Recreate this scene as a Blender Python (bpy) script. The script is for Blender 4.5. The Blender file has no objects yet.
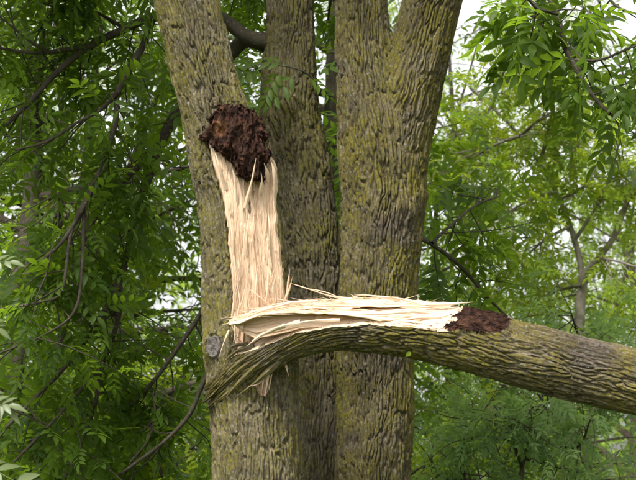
import bpy, math
import numpy as np
from mathutils import Vector, Matrix

# ------------------------------------------------------------------ camera, sky, sun, exposure
scene = bpy.context.scene
col = scene.collection
CAM_Z, PITCH, K = 1.7, math.radians(8.0), 0.00056246      # K: metres per photo pixel at 1 m
cam_d = bpy.data.cameras.new('camera')
cam = bpy.data.objects.new('camera', cam_d); col.objects.link(cam)
cam.location = (0, 0, CAM_Z)
cam.rotation_euler = (math.radians(90) + PITCH, 0, 0)
cam_d.sensor_fit = 'HORIZONTAL'; cam_d.sensor_width = 36.0
cam_d.lens = 36.0 / (2 * 318 * K)
cam_d.clip_start = 0.05; cam_d.clip_end = 3000
cam_d.dof.use_dof = True; cam_d.dof.focus_distance = 7.95; cam_d.dof.aperture_fstop = 6.5
scene.camera = cam

SUN_EL, SUN_AZ = math.radians(58), math.radians(210)       # azimuth clockwise from +Y (north): behind the camera, to its left
world = bpy.data.worlds.new('World'); scene.world = world; world.use_nodes = True
wn, wl = world.node_tree.nodes, world.node_tree.links
bg = wn['Background']
sky = wn.new('ShaderNodeTexSky'); sky.sky_type = 'NISHITA'; sky.sun_disc = False
sky.sun_elevation = SUN_EL; sky.sun_rotation = SUN_AZ
sky.air_density = 1.2; sky.dust_density = 4.0; sky.ozone_density = 1.0
hsv = wn.new('ShaderNodeHueSaturation'); hsv.inputs['Saturation'].default_value = 0.12
wl.new(sky.outputs[0], hsv.inputs['Color']); wl.new(hsv.outputs[0], bg.inputs['Color'])
bg.inputs['Strength'].default_value = 0.15

sun_d = bpy.data.lights.new('sun', 'SUN'); sun_d.energy = 2.4; sun_d.angle = math.radians(12); sun_d.color = (1.0, 0.965, 0.9)
sun = bpy.data.objects.new('sun', sun_d); col.objects.link(sun)
to_sun = Vector((math.cos(SUN_EL) * math.sin(SUN_AZ), math.cos(SUN_EL) * math.cos(SUN_AZ), math.sin(SUN_EL)))
sun.rotation_euler = to_sun.to_track_quat('Z', 'Y').to_euler()

vs = scene.view_settings
vs.view_transform = 'Standard'; vs.look = 'None'; vs.gamma = 1.0; vs.use_curve_mapping = False
vs.exposure = 1.2
scene.render.engine = 'CYCLES'
cy = scene.cycles
cy.max_bounces = 7; cy.diffuse_bounces = 4; cy.transmission_bounces = 6; cy.glossy_bounces = 2; cy.transparent_max_bounces = 4
cy.caustics_reflective = False; cy.caustics_refractive = False

# ------------------------------------------------------------------ geometry helpers
FWD = np.array([0, math.cos(PITCH), math.sin(PITCH)])
UPV = np.array([0, -math.sin(PITCH), math.cos(PITCH)])
def W(px, py, Y):
    """the point at distance Y in front of the camera's standpoint that the photo shows at (px, py)"""
    d = FWD + np.array([1., 0, 0]) * (px - 318) * K + UPV * (240 - py) * K
    return np.array([0, 0, CAM_Z]) + d * (Y / d[1])
def project(P):
    q = P - np.array([0, 0, CAM_Z]); f = np.maximum(q @ FWD, .05)
    return 318 + q[..., 0] / f / K, 240 - (q @ UPV) / f / K, f
def PX(Y): return K * Y * 1.008

def _h(ix, iy, iz, seed):
    n = (ix.astype(np.int64) * 374761393 + iy.astype(np.int64) * 668265263 + iz.astype(np.int64) * 1274126177 + seed * 974634533) & 0xffffffff
    n = ((n ^ (n >> 13)) * 1274126177) & 0xffffffff
    n = ((n ^ (n >> 16)) * 2246822519) & 0xffffffff
    return ((n ^ (n >> 15)) & 0xffffff) / float(0x1000000)
def noise3(x, y, z, seed=0):
    x, y, z = np.broadcast_arrays(np.asarray(x, float), np.asarray(y, float), np.asarray(z, float))
    ix, iy, iz = np.floor(x), np.floor(y), np.floor(z)
    fx, fy, fz = x - ix, y - iy, z - iz
    fx, fy, fz = (f * f * f * (f * (f * 6 - 15) + 10) for f in (fx, fy, fz))
    o = 0
    for a in (0, 1):
        for b in (0, 1):
            for c in (0, 1):
                o = o + _h(ix + a, iy + b, iz + c, seed) * (fx if a else 1 - fx) * (fy if b else 1 - fy) * (fz if c else 1 - fz)
    return o * 2 - 1
def fbm(x, y, z, seed=0, octs=4):
    o, a, t = 0, 1.0, 0
    for k in range(octs):
        o = o + a * noise3(x * 2**k, y * 2**k, z * 2**k, seed + k); t += a; a *= .5
    return o / t
def sstep(a, b, x):
    t = np.clip((x - a) / (b - a), 0, 1); return t * t * (3 - 2 * t)
def worley(a, b, NU, seed):
    """cells on a cylinder (period NU in a): distance to the nearest wall between cells, and the cell's own random number"""
    ia, ib = np.floor(a), np.floor(b)
    f1 = np.full(a.shape, 9.); f2 = f1.copy(); idr = np.zeros(a.shape)
    z0 = np.zeros_like(ia)
    for da in (-1, 0, 1):
        for db in (-1, 0, 1):
            ca, cb = ia + da, ib + db
            m = np.mod(ca, NU)
            ja = _h(m, cb, z0, seed); jb = _h(m, cb, z0, seed + 1); rr = _h(m, cb, z0, seed + 2)
            d = np.hypot(ca + .5 + .85 * (ja - .5) - a, cb + .5 + .9 * (jb - .5) - b)
            n = d < f1
            f2 = np.where(n, f1, np.minimum(f2, d)); idr = np.where(n, rr, idr); f1 = np.where(n, d, f1)
    return f2 - f1, idr

def catmull(P, spacing):
    """P: n x k rows (first three = xyz); resampled along its length at spacing(row) metres"""
    P = np.asarray(P, float)
    Q = np.vstack([2 * P[0] - P[1], P, 2 * P[-1] - P[-2]])
    out = []
    for i in range(len(P) - 1):
        p0, p1, p2, p3 = Q[i:i + 4]
        L = np.linalg.norm(p2[:3] - p1[:3])
        n = max(2, int(math.ceil(L / spacing((p1 + p2) / 2))))
        t = (np.arange(n) / n)[:, None]
        out.append(.5 * (2 * p1 + (p2 - p0) * t + (2 * p0 - 5 * p1 + 4 * p2 - p3) * t**2 + (3 * p1 - p0 - 3 * p2 + p3) * t**3))
    out.append(P[-1:]); return np.vstack(out)
def frames(C, front):
    T = np.gradient(C, axis=0); T /= np.linalg.norm(T, axis=1)[:, None]
    V = front - (T @ front)[:, None] * T; V /= np.linalg.norm(V, axis=1)[:, None]
    U = np.cross(V, T)
    return T, V, U

def mesh_obj(name, verts, faces, mats, parent=None, smooth=True, fmat=None, attrs=None, loops=None):
    """faces: (n,4) or (n,3) array, or a list of such arrays"""
    me = bpy.data.meshes.new(name)
    fl = faces if isinstance(faces, list) else [faces]
    fl = [np.asarray(f, np.int32) for f in fl if len(f)]
    verts = np.asarray(verts, np.float32)
    me.vertices.add(len(verts)); me.vertices.foreach_set('co', verts.ravel())
    lt = np.concatenate([np.full(len(f), f.shape[1], np.int32) for f in fl])
    li = np.concatenate([f.ravel() for f in fl])
    me.loops.add(len(li)); me.loops.foreach_set('vertex_index', li)
    me.polygons.add(len(lt))
    me.polygons.foreach_set('loop_start', np.concatenate([[0], np.cumsum(lt)[:-1]]).astype(np.int32))
    me.polygons.foreach_set('loop_total', lt)
    for m in (mats if isinstance(mats, (list, tuple)) else [mats]): me.materials.append(m)
    if fmat is not None: me.polygons.foreach_set('material_index', np.asarray(fmat, np.int32))
    me.polygons.foreach_set('use_smooth', np.full(len(lt), bool(smooth)))
    for k, v in (attrs or {}).items():
        v = np.asarray(v, np.float32)
        if v.ndim == 1:
            a = me.attributes.new(k, 'FLOAT', 'POINT'); a.data.foreach_set('value', v)
        else:
            a = me.attributes.new(k, 'FLOAT_VECTOR', 'POINT'); a.data.foreach_set('vector', v.ravel())
    me.update(calc_edges=True); me.validate()
    o = bpy.data.objects.new(name, me); col.objects.link(o); o.parent = parent
    return o
def empty(name, loc=(0, 0, 0)):
    o = bpy.data.objects.new(name, None); col.objects.link(o); o.location = loc; o.empty_display_size = .2
    return o
def adopt(child, root):
    child.parent = root; child.matrix_parent_inverse = Matrix.Translation(-Vector(root.location))
def tag(o, label, cat=None, group=None, kind=None):
    o['label'] = label
    if cat: o['category'] = cat
    if group: o['group'] = group
    if kind: o['kind'] = kind
def grid_faces(nr, nc, wrap=True):
    i = np.arange(nr - 1)[:, None]; j = np.arange(nc if wrap else nc - 1)[None, :]
    j2 = (j + 1) % nc
    return np.stack([i * nc + j, i * nc + j2, (i + 1) * nc + j2, (i + 1) * nc + j], -1).reshape(-1, 4)

# ------------------------------------------------------------------ materials
def new_mat(name):
    m = bpy.data.materials.new(name); m.use_nodes = True
    return m, m.node_tree.nodes, m.node_tree.links, m.node_tree.nodes['Principled BSDF']
def N(n, t, **kw):
    x = n.new(t)
    for k, v in kw.items():
        if k in x.inputs: x.inputs[k].default_value = v
        else: setattr(x, k, v)
    return x
def ramp(n, l, src, stops):
    r = n.new('ShaderNodeValToRGB'); e = r.color_ramp.elements
    while len(e) < len(stops): e.new(.5)
    for x, (p, c) in zip(e, stops):
        x.position = p; x.color = c if len(c) == 4 else (*c, 1)
    l.new(src, r.inputs[0]); return r
def mix(n, l, f, a, b, mode='MIX'):
    m = n.new('ShaderNodeMix'); m.data_type = 'RGBA'; m.blend_type = mode
    for i, v in ((0, f), (6, a), (7, b)):
        if hasattr(v, 'links') or hasattr(v, 'is_linked'): l.new(v, m.inputs[i])
        else: m.inputs[i].default_value = v if i == 0 else ((*v, 1) if len(v) == 3 else v)
    return m.outputs[2]
def noise(n, l, vec, scale, detail=4, rough=.6, dist=0):
    t = N(n, 'ShaderNodeTexNoise', Scale=scale, Detail=detail, Roughness=rough, Distortion=dist)
    l.new(vec, t.inputs['Vector']); return t.outputs['Fac']
G3 = lambda v: (v, v, v)
def bark_material(name, dark, light, moss, moss_amt, lichen_amt, bump=1.0):
    m, n, l, p = new_mat(name)
    tc = n.new('ShaderNodeTexCoord').outputs['Object']
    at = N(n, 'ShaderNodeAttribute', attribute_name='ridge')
    mp = N(n, 'ShaderNodeAttribute', attribute_name='grain').outputs['Vector']
    c = ramp(n, l, noise(n, l, tc, 9, 5), [(.3, dark), (.7, light)]).outputs[0]
    gm = N(n, 'ShaderNodeMapping'); gm.inputs['Scale'].default_value = (170, 34, 1); l.new(mp, gm.inputs['Vector'])
    fine = noise(n, l, gm.outputs[0], 1, 6, .75)
    c = mix(n, l, .8, c, ramp(n, l, fine, [(.33, G3(.03)), (.5, G3(.5)), (.67, G3(.97))]).outputs[0], 'OVERLAY')
    # each bark plate weathers to its own tone
    pl = N(n, 'ShaderNodeAttribute', attribute_name='plate').outputs['Fac']
    c = mix(n, l, .5, c, ramp(n, l, pl, [(0, G3(.12)), (.5, G3(.5)), (1, G3(.85))]).outputs[0], 'OVERLAY')
    # moss film in patches and specks, on the plate faces
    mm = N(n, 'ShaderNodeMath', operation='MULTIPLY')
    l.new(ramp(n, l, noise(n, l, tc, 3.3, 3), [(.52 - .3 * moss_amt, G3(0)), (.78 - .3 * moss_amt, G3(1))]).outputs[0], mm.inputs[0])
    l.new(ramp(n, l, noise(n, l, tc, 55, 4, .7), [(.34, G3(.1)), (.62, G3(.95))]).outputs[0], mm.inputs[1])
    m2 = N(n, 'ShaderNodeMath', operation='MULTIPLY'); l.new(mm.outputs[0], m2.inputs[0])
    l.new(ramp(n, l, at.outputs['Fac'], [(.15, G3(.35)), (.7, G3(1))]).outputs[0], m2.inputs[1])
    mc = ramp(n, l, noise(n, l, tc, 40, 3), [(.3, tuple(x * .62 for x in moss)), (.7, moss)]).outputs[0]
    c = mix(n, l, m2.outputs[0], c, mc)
    # pale grey lichen flecks
    lm = N(n, 'ShaderNodeMath', operation='MULTIPLY', use_clamp=True); lm.inputs[1].default_value = lichen_amt
    l.new(ramp(n, l, noise(n, l, tc, 60, 5, .75), [(.57, G3(0)), (.64, G3(1))]).outputs[0], lm.inputs[0])
    c = mix(n, l, lm.outputs[0], c, (.33, .325, .31))
    l.new(c, p.inputs['Base Color'])
    p.inputs['Roughness'].default_value = .9; p.inputs['Specular IOR Level'].default_value = .2
    st = N(n, 'ShaderNodeMapping'); st.inputs['Scale'].default_value = (150, 38, 1); l.new(mp, st.inputs['Vector'])
    b0 = N(n, 'ShaderNodeBump', Strength=1.0, Distance=.012); l.new(noise(n, l, st.outputs[0], 1, 6, .75, .6), b0.inputs['Height'])
    b1 = N(n, 'ShaderNodeBump', Strength=bump, Distance=.008); l.new(noise(n, l, tc, 75, 7, .75), b1.inputs['Height'])
    b2 = N(n, 'ShaderNodeBump', Strength=bump, Distance=.002); l.new(noise(n, l, tc, 330, 4, .7), b2.inputs['Height'])
    l.new(b0.outputs[0], b1.inputs['Normal']); l.new(b1.outputs[0], b2.inputs['Normal']); l.new(b2.outputs[0], p.inputs['Normal'])
    return m
M = {}
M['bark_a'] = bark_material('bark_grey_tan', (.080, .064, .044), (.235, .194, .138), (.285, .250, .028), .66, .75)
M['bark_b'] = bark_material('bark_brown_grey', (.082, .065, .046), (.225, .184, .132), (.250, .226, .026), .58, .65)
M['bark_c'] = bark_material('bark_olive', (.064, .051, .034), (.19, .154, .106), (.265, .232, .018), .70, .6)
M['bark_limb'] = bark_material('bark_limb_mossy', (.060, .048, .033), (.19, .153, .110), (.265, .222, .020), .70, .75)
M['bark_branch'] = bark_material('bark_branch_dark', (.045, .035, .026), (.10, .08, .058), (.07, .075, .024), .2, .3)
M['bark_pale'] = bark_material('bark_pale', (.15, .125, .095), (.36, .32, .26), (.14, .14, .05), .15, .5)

def wood_material(name, pale, mid, streak, bump=.5):
    m, n, l, p = new_mat(name)
    g = N(n, 'ShaderNodeAttribute', attribute_name='grain').outputs['Vector']
    def g_noise(sx, sy, det=5, rough=.65):
        mp = N(n, 'ShaderNodeMapping'); mp.inputs['Scale'].default_value = (sx, sy, 1); l.new(g, mp.inputs['Vector'])
        return noise(n, l, mp.outputs[0], 1, det, rough)
    c = ramp(n, l, g_noise(28, 2.2), [(.28, mid), (.62, pale)]).outputs[0]
    c = mix(n, l, ramp(n, l, g_noise(95, 3.5), [(.50, G3(0)), (.70, G3(.9))]).outputs[0], c, streak)
    c = mix(n, l, ramp(n, l, g_noise(16, 1.1, 3), [(.52, G3(0)), (.75, G3(.55))]).outputs[0], c, tuple(.5 * (x + y) for x, y in zip(mid, streak)))
    c = mix(n, l, ramp(n, l, g_noise(300, 9), [(.45, G3(0)), (.8, G3(.5))]).outputs[0], c, tuple(x * .8 for x in mid))
    l.new(c, p.inputs['Base Color']); p.inputs['Roughness'].default_value = .75; p.inputs['Specular IOR Level'].default_value = .25
    b1 = N(n, 'ShaderNodeBump', Strength=bump, Distance=.006); l.new(g_noise(130, 5), b1.inputs['Height'])
    b2 = N(n, 'ShaderNodeBump', Strength=bump, Distance=.002); l.new(g_noise(520, 14), b2.inputs['Height'])
    l.new(b1.outputs[0], b2.inputs['Normal']); l.new(b2.outputs[0], p.inputs['Normal'])
    return m
M['wood'] = wood_material('fresh_torn_wood', (.68, .515, .365), (.53, .365, .235), (.36, .205, .11))
M['wood_pale'] = wood_material('fresh_pale_splinter_wood', (.69, .54, .39), (.58, .42, .28), (.43, .26, .14))
def rot_material():
    m, n, l, p = new_mat('rotten_brown_bark')
    tc = n.new('ShaderNodeTexCoord').outputs['Object']
    pl = N(n, 'ShaderNodeAttribute', attribute_name='plate').outputs['Fac']
    c = ramp(n, l, noise(n, l, tc, 26, 5, .7), [(.36, (.013, .008, .007)), (.55, (.045, .023, .016)), (.76, (.13, .064, .038))]).outputs[0]
    c = mix(n, l, ramp(n, l, pl, [(.55, G3(0)), (1, G3(.85))]).outputs[0], c, (.24, .115, .055))
    l.new(c, p.inputs['Base Color']); p.inputs['Roughness'].default_value = 1.0; p.inputs['Specular IOR Level'].default_value = .05
    b = N(n, 'ShaderNodeBump', Strength=.8, Distance=.01); l.new(noise(n, l, tc, 90, 6, .7), b.inputs['Height']); l.new(b.outputs[0], p.inputs['Normal'])
    return m
M['rot'] = rot_material()
def plain_noise(name, a, b, scale):
    m, n, l, p = new_mat(name)
    tc = n.new('ShaderNodeTexCoord').outputs['Object']
    l.new(ramp(n, l, noise(n, l, tc, scale, 6), [(.3, a), (.7, b)]).outputs[0], p.inputs['Base Color'])
    p.inputs['Roughness'].default_value = .9
    b_ = N(n, 'ShaderNodeBump', Strength=.6, Distance=.02); l.new(noise(n, l, tc, scale * 4, 6), b_.inputs['Height']); l.new(b_.outputs[0], p.inputs['Normal'])
    return m
M['ground'] = plain_noise('grassy_soil', (.035, .055, .018), (.07, .095, .03), 2.0)
M['knot'] = plain_noise('old_pruning_cut', (.055, .045, .036), (.175, .152, .135), 55)
def leaf_material(name, dark, light, trans, tr=.45, rough=.42, spec=.4):
    m, n, l, p = new_mat(name)
    t = N(n, 'ShaderNodeAttribute', attribute_name='tint').outputs['Fac']
    c = ramp(n, l, t, [(0, dark), (1, light)]).outputs[0]
    tc = n.new('ShaderNodeTexCoord').outputs['Object']
    c = mix(n, l, .3, c, ramp(n, l, noise(n, l, tc, 60, 3), [(.3, G3(.35)), (.7, G3(.65))]).outputs[0], 'OVERLAY')
    l.new(c, p.inputs['Base Color']); p.inputs['Roughness'].default_value = rough; p.inputs['Specular IOR Level'].default_value = spec
    tb = n.new('ShaderNodeBsdfTranslucent')
    l.new(ramp(n, l, t, [(0, tuple(x * .6 for x in trans)), (1, trans)]).outputs[0], tb.inputs['Color'])
    mx = n.new('ShaderNodeMixShader'); mx.inputs[0].default_value = tr
    l.new(p.outputs[0], mx.inputs[1]); l.new(tb.outputs[0], mx.inputs[2])
    l.new(mx.outputs[0], n['Material Output'].inputs['Surface'])
    return m
M['leaf'] = leaf_material('leaf_mid_green', (.024, .052, .007), (.088, .142, .015), (.26, .42, .022), .48, .5, .22)
M['leaf_bright'] = leaf_material('leaf_yellow_green', (.09, .16, .014), (.22, .29, .024), (.52, .66, .04), .5, .5, .2)
M['leaf_blue'] = leaf_material('leaf_blue_green', (.075, .14, .045), (.185, .265, .09), (.34, .52, .11), .45, .5, .22)
M['leaf_far'] = leaf_material('leaf_far_green', (.078, .14, .022), (.18, .25, .042), (.42, .58, .06), .5, .5, .2)
M['leaf_pale'] = leaf_material('leaf_pale_cream_green', (.07, .10, .035), (.14, .17, .07), (.2, .26, .07), .3)

# ------------------------------------------------------------------ bark tubes
def chain_distance(P, chain):
    d = np.full(len(P), 9.)
    for i in range(0, len(P), 20000):
        q = P[i:i + 20000]
        d[i:i + 20000] = (np.linalg.norm(q[:, None, :] - chain[None, :, :3], axis=2) - chain[None, :, 3]).min(1)
    return d
def bark_tube(path, seed, fine=.0046, seg_w=.0030, cell=(.027, .105), amp=1.0, front=(0, -1, 0), union=(), k=.07, bumps=(), fine_zone=None, oval=.05, twist=0.):
    """path rows x,y,z,r(,extra...). Returns dict with grids of the furrowed bark surface."""
    front = np.array(front, float)
    inz = fine_zone or (lambda r: 1.62 < r[2] < 4.08)
    R = catmull(path, lambda r: fine if inz(r) else .035)
    C, rad = R[:, :3], R[:, 3]
    T, V, U = frames(C, front)
    v = np.concatenate([[0], np.cumsum(np.linalg.norm(np.diff(C, axis=0), axis=1))])
    rm = np.median(rad)
    th = np.linspace(-math.pi, math.pi, 4001); dens = .10 + .90 * sstep(-.4, .05, np.cos(th))
    cum = np.concatenate([[0], np.cumsum((dens[1:] + dens[:-1]) / 2 * np.diff(th))])
    ns = int(cum[-1] * rm / seg_w); th = np.interp(np.arange(ns) / ns * cum[-1], cum, th)
    TH, VV = np.meshgrid(th, v); RR = np.repeat(rad[:, None], ns, 1)
    cx, cz = np.cos(TH), np.sin(TH)
    NU = max(5, int(round(2 * math.pi * rm / cell[0])))
    a = (TH / (2 * math.pi) + twist * VV) * NU; b = VV / cell[1]
    # warp so that ridges interlace
    f = rm / .06
    f = rm / .10
    wa = fbm(cx * f, cz * f, VV / .20, seed, 3); wb = fbm(cx * f, cz * f, VV / .15, seed + 9, 2)
    a1 = a + 1.25 * wa + .2 * noise3(cx * rm / .02, cz * rm / .02, VV / .04, seed + 4); b1 = b + .5 * wb + .5 * noise3(cx * rm / .02, cz * rm / .02, VV / .1, seed + 5)
    e1, id1 = worley(a1, b1, NU, seed + 20)
    e2, id2 = worley(a1 * 2 + .4 * wb, b1 * 3.1 + .6 * wa, NU * 2, seed + 31)
    h1 = sstep(.03, .30, e1); h2 = sstep(.02, .30, e2)
    f3 = rm / .012
    h3 = fbm(cx * f3, cz * f3, VV / .050, seed + 50, 3)
    f4 = rm / .05
    close = sstep(.25, .7, fbm(cx * f4, cz * f4, VV / .12, seed + 60, 2))      # here neighbouring plates have grown together
    h1 = np.maximum(h1, close * .7)
    rid = 1 - np.abs(noise3(cx * rm / .011, cz * rm / .011, VV / .085 + wa, seed + 80)) * 1.8
    big = fbm(cx * rm / .16, cz * rm / .16, VV / .35, seed + 70, 2)
    sc = np.minimum(1, rad / .10)[:, None] * amp
    h4 = noise3(cx * rm / .0055, cz * rm / .0055, VV / .011, seed + 90) + .7 * _h(np.floor(TH * 9e4), np.floor(VV * 9e4), 0 * TH, seed)
    depth = .75 + .5 * fbm(cx * rm / .09, cz * rm / .09, VV / .22, seed + 95, 2)
    disp = sc * (.0165 * depth * (h1 - .85) + .0030 * (h2 - .7) * (.3 + .7 * h1) + .0075 * (id1 - .5) * h1 + .003 * (id2 - .5) * h2 + .0025 * rid * h1 + .003 * h3 + .0011 * h4)
    D = cx[..., None] * V[:, None, :] + cz[..., None] * U[:, None, :]
    rr = RR * (1 + oval * big)
    P = C[:, None, :] + D * rr[..., None]
    flat = P.reshape(-1, 3)
    for chain in union:
        d2 = chain_distance(flat, chain).reshape(rr.shape)
        rr = rr + np.maximum(k - np.abs(d2), 0)**2 / (4 * k)
    for (c, s, am) in bumps:
        q = np.linalg.norm((C[:, None, :] + D * RR[..., None] - np.array(c)) / np.array(s), axis=2)
        rr = rr + am * np.exp(-q**2)
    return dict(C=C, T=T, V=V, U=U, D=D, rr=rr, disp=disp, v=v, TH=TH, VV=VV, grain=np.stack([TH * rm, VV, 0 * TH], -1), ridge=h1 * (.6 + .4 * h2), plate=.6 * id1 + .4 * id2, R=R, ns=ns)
def bark_obj(name, t, mat, parent, P=None, fmat=None, mats=None, extra=None):
    if P is None: P = t['C'][:, None, :] + t['D'] * (t['rr'] + t['disp'])[..., None]
    nr, nc = P.shape[:2]
    at = dict(ridge=t['ridge'].ravel(), plate=t['plate'].ravel(), grain=t['grain'].reshape(-1, 3))
    if extra: at.update(extra)
    return mesh_obj(name, P.reshape(-1, 3), grid_faces(nr, nc)[:, ::-1], mats or mat, parent, True, fmat, at)

def px_path(rows, Y):
    """rows (px, py, half width px[, Y]) -> x,y,z,r"""
    out = []
    for r in rows:
        y = r[3] if len(r) > 3 else Y
        out.append([*W(r[0], r[1], y), r[2] * PX(y)])
    return out
def chain_of(path): return catmull(np.asarray(path)[:, :4], lambda r: .03)

# ------------------------------------------------------------------ ground
g = np.linspace(-1, 1, 121); g = np.sign(g) * np.abs(g)**3 * 600
GX, GY = np.meshgrid(g, g + 20)
GZ = .06 * noise3(GX / 3, GY / 3, 0, 5) * sstep(0, 1, np.hypot(GX, GY - 8) / 3 - .3)
ground = mesh_obj('ground', np.stack([GX, GY, GZ - .03], -1).reshape(-1, 3), grid_faces(121, 121, False), M['ground'])
ground['kind'] = 'structure'

# ------------------------------------------------------------------ the three-stemmed tree
YA, YB, YC = 8.0, 8.75, 8.40
tree = empty('multi_stem_tree', (0, 8.35, 0))
tag(tree, 'large tree with three furrowed mossy trunks, the left one torn open', 'tree')

pathA = [[-.17, 8.12, -.1, .36], [-.19, 8.06, .35, .27], [*W(266, 640, YA), 50 * PX(YA)]] + px_path([
    (258, 480, 45.5), (254, 410, 45), (250, 350, 45), (246, 300, 43), (243, 250, 41), (235, 200, 39), (224, 150, 37), (212, 105, 33.5), (200, 55, 32), (187, 0, 31.5), (174, -60, 31),
    (150, -180, 29), (110, -380, 26), (70, -620, 20), (30, -900, 11)], YA)
pathB = [[.03, 8.5, -.1, .30], [.03, 8.55, .4, .22], [*W(322, 620, 8.62), 25 * PX(YB)]] + px_path([
    (322, 480, 24, 8.66), (321, 400, 25), (316, 300, 27), (312, 250, 28.5), (305, 200, 30), (300, 165, 30.5), (292, 125, 29.5), (289, 95, 28.5), (289, 50, 25), (290, 0, 23.5), (291, -70, 23),
    (294, -200, 22), (300, -400, 19), (310, -700, 13), (322, -950, 7)], YB)
pathC = [[.30, 8.38, -.1, .36], [.28, 8.40, .35, .27], [*W(371, 640, YC), 38 * PX(YC)]] + px_path([
    (372, 480, 36), (374.5, 400, 38), (377, 300, 38), (379, 250, 39), (381, 200, 40), (378, 150, 39.5), (371, 100, 34), (364, 50, 28.5), (361.5, 0, 25.5), (357, -60, 24.5),
    (350, -200, 25), (338, -400, 22), (325, -650, 16), (315, -900, 9)], YC)
pathD = px_path([(384, 300, 24), (387, 245, 29), (389, 200, 32), (395, 150, 33.5), (407, 100, 32), (420, 50, 30), (433, 0, 28.5), (450, -55, 28), (480, -170, 28), (540, -380, 24), (600, -620, 17), (650, -880, 9)], YC)

# outline of the tear on the left trunk: py, left px, right px
TEAR = np.array([(128, 216, 250), (133, 208, 257), (140, 205, 261), (150, 206.5, 268), (157, 208, 273), (165, 210, 275.5), (185, 217, 276.5), (205, 222.5, 275), (230, 226, 277.5), (255, 228.5, 280.5), (280, 231, 283), (300, 231.5, 286), (322, 232, 286), (345, 233.5, 280), (365, 244, 275), (384, 254, 270), (397, 262, 265)], float)
tz = np.array([W(250, p, 7.85)[2] for p in TEAR[:, 0]])
txl = (TEAR[:, 1] - 318) * K * 7.85; txr = (TEAR[:, 2] - 318) * K * 7.85
def tear_edges(z):
    return np.interp(z, tz[::-1], txl[::-1]), np.interp(z, tz[::-1], txr[::-1])
RA = catmull(np.asarray(pathA), lambda r: .01)
def trunkA_at(z):
    o = np.argsort(RA[:, 2]); return np.interp(z, RA[o, 2], RA[o, 0]), np.interp(z, RA[o, 2], RA[o, 3])
def tear_plane(x, z):
    """distance (Y) of the torn face: between the round trunk surface and the flat plane of the split"""
    cx, r = trunkA_at(z); l, rt = tear_edges(z)
    surf = lambda q: YA - np.sqrt(np.maximum(r * r - np.minimum((q - cx)**2, (.93 * r)**2), 0))
    s = np.clip((x - l) / np.maximum(rt - l, 1e-4), 0, 1)
    yl, yr = surf(l) + .004, np.minimum(surf(rt), surf(l) + .075)
    chord = yl + (yr - yl) * s
    return .72 * chord + .28 * np.minimum(surf(x), chord + .02) - .012

HINGE = px_path([(224, 391, 16, 7.915), (236, 379, 18, 7.88), (251, 365, 18, 7.84), (262, 357, 17, 7.81)], 7.8)
tA = bark_tube(pathA, 11, union=[chain_of(HINGE)], k=.06, bumps=[(W(214, 346, 7.86), (.075, .12, .085), .035), (W(190, 250, 7.85), (.09, .1, .1), .008)], cell=(.0175, .14))
PA = tA['C'][:, None, :] + tA['D'] * (tA['rr'] + tA['disp'])[..., None]
x, y, z = PA[..., 0], PA[..., 1], PA[..., 2]
l, r = tear_edges(z)
jag = .008 * noise3(z * 17, x * 0, 0, 3) + .002 * noise3(z * 60, 0 * x, 0, 4)
inside = (x > l + jag + .004) & (x < r + .05) & (y < YA - .03) & (z < tz[0] - .02) & (z > tz[-1])
y[inside] = np.maximum(y[inside], tear_plane(x, z)[inside] + .022)
PA[..., 1] = y
kc = W(213, 347, 7.838); kn = np.array([-.55, -.83, .06]); kn /= np.linalg.norm(kn)
ku = np.cross([0, 0, 1.], kn); ku /= np.linalg.norm(ku); kv = np.cross(kn, ku)
kd = PA - kc; ke = np.hypot((kd @ ku) / .047, (kd @ kv) / .060); kh = kd @ kn
PA -= (np.where((ke < 1.0) & (np.abs(kh) < .1), np.maximum(kh + .010, 0), 0)[..., None]) * kn      # bark rolled back round the old cut
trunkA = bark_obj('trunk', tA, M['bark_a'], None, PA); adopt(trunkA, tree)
trunkA['label'] = 'leaning left trunk with the long pale tear and grey knot'
tB = bark_tube(pathB, 222, fine=.0045, seg_w=.0038, bumps=[(W(283, 98, 8.55), (.07, .1, .09), .03), (W(296, 88, 8.5), (.05, .1, .05), .016)], cell=(.018, .145))
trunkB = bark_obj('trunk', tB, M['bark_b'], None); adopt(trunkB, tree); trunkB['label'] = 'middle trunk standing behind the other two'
chC, chD = chain_of(pathC), chain_of(pathD)
tC = bark_tube(pathC, 37, union=[chD], k=.06, bumps=[(W(402, 210, 8.25), (.07, .1, .06), .022), (W(424, 195, 8.35), (.05, .1, .05), .02), (W(368, 392, 8.2), (.10, .2, .17), -.035), (W(372, 342, 8.2), (.12, .2, .05), .02)], cell=(.018, .145))
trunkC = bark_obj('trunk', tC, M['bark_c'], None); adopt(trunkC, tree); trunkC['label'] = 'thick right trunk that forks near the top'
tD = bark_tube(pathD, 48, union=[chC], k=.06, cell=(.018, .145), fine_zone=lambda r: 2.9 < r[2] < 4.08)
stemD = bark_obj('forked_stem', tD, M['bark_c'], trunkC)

def sub(child, part):                       # a sub-part: same world place, one level deeper
    child.parent = part

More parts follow.
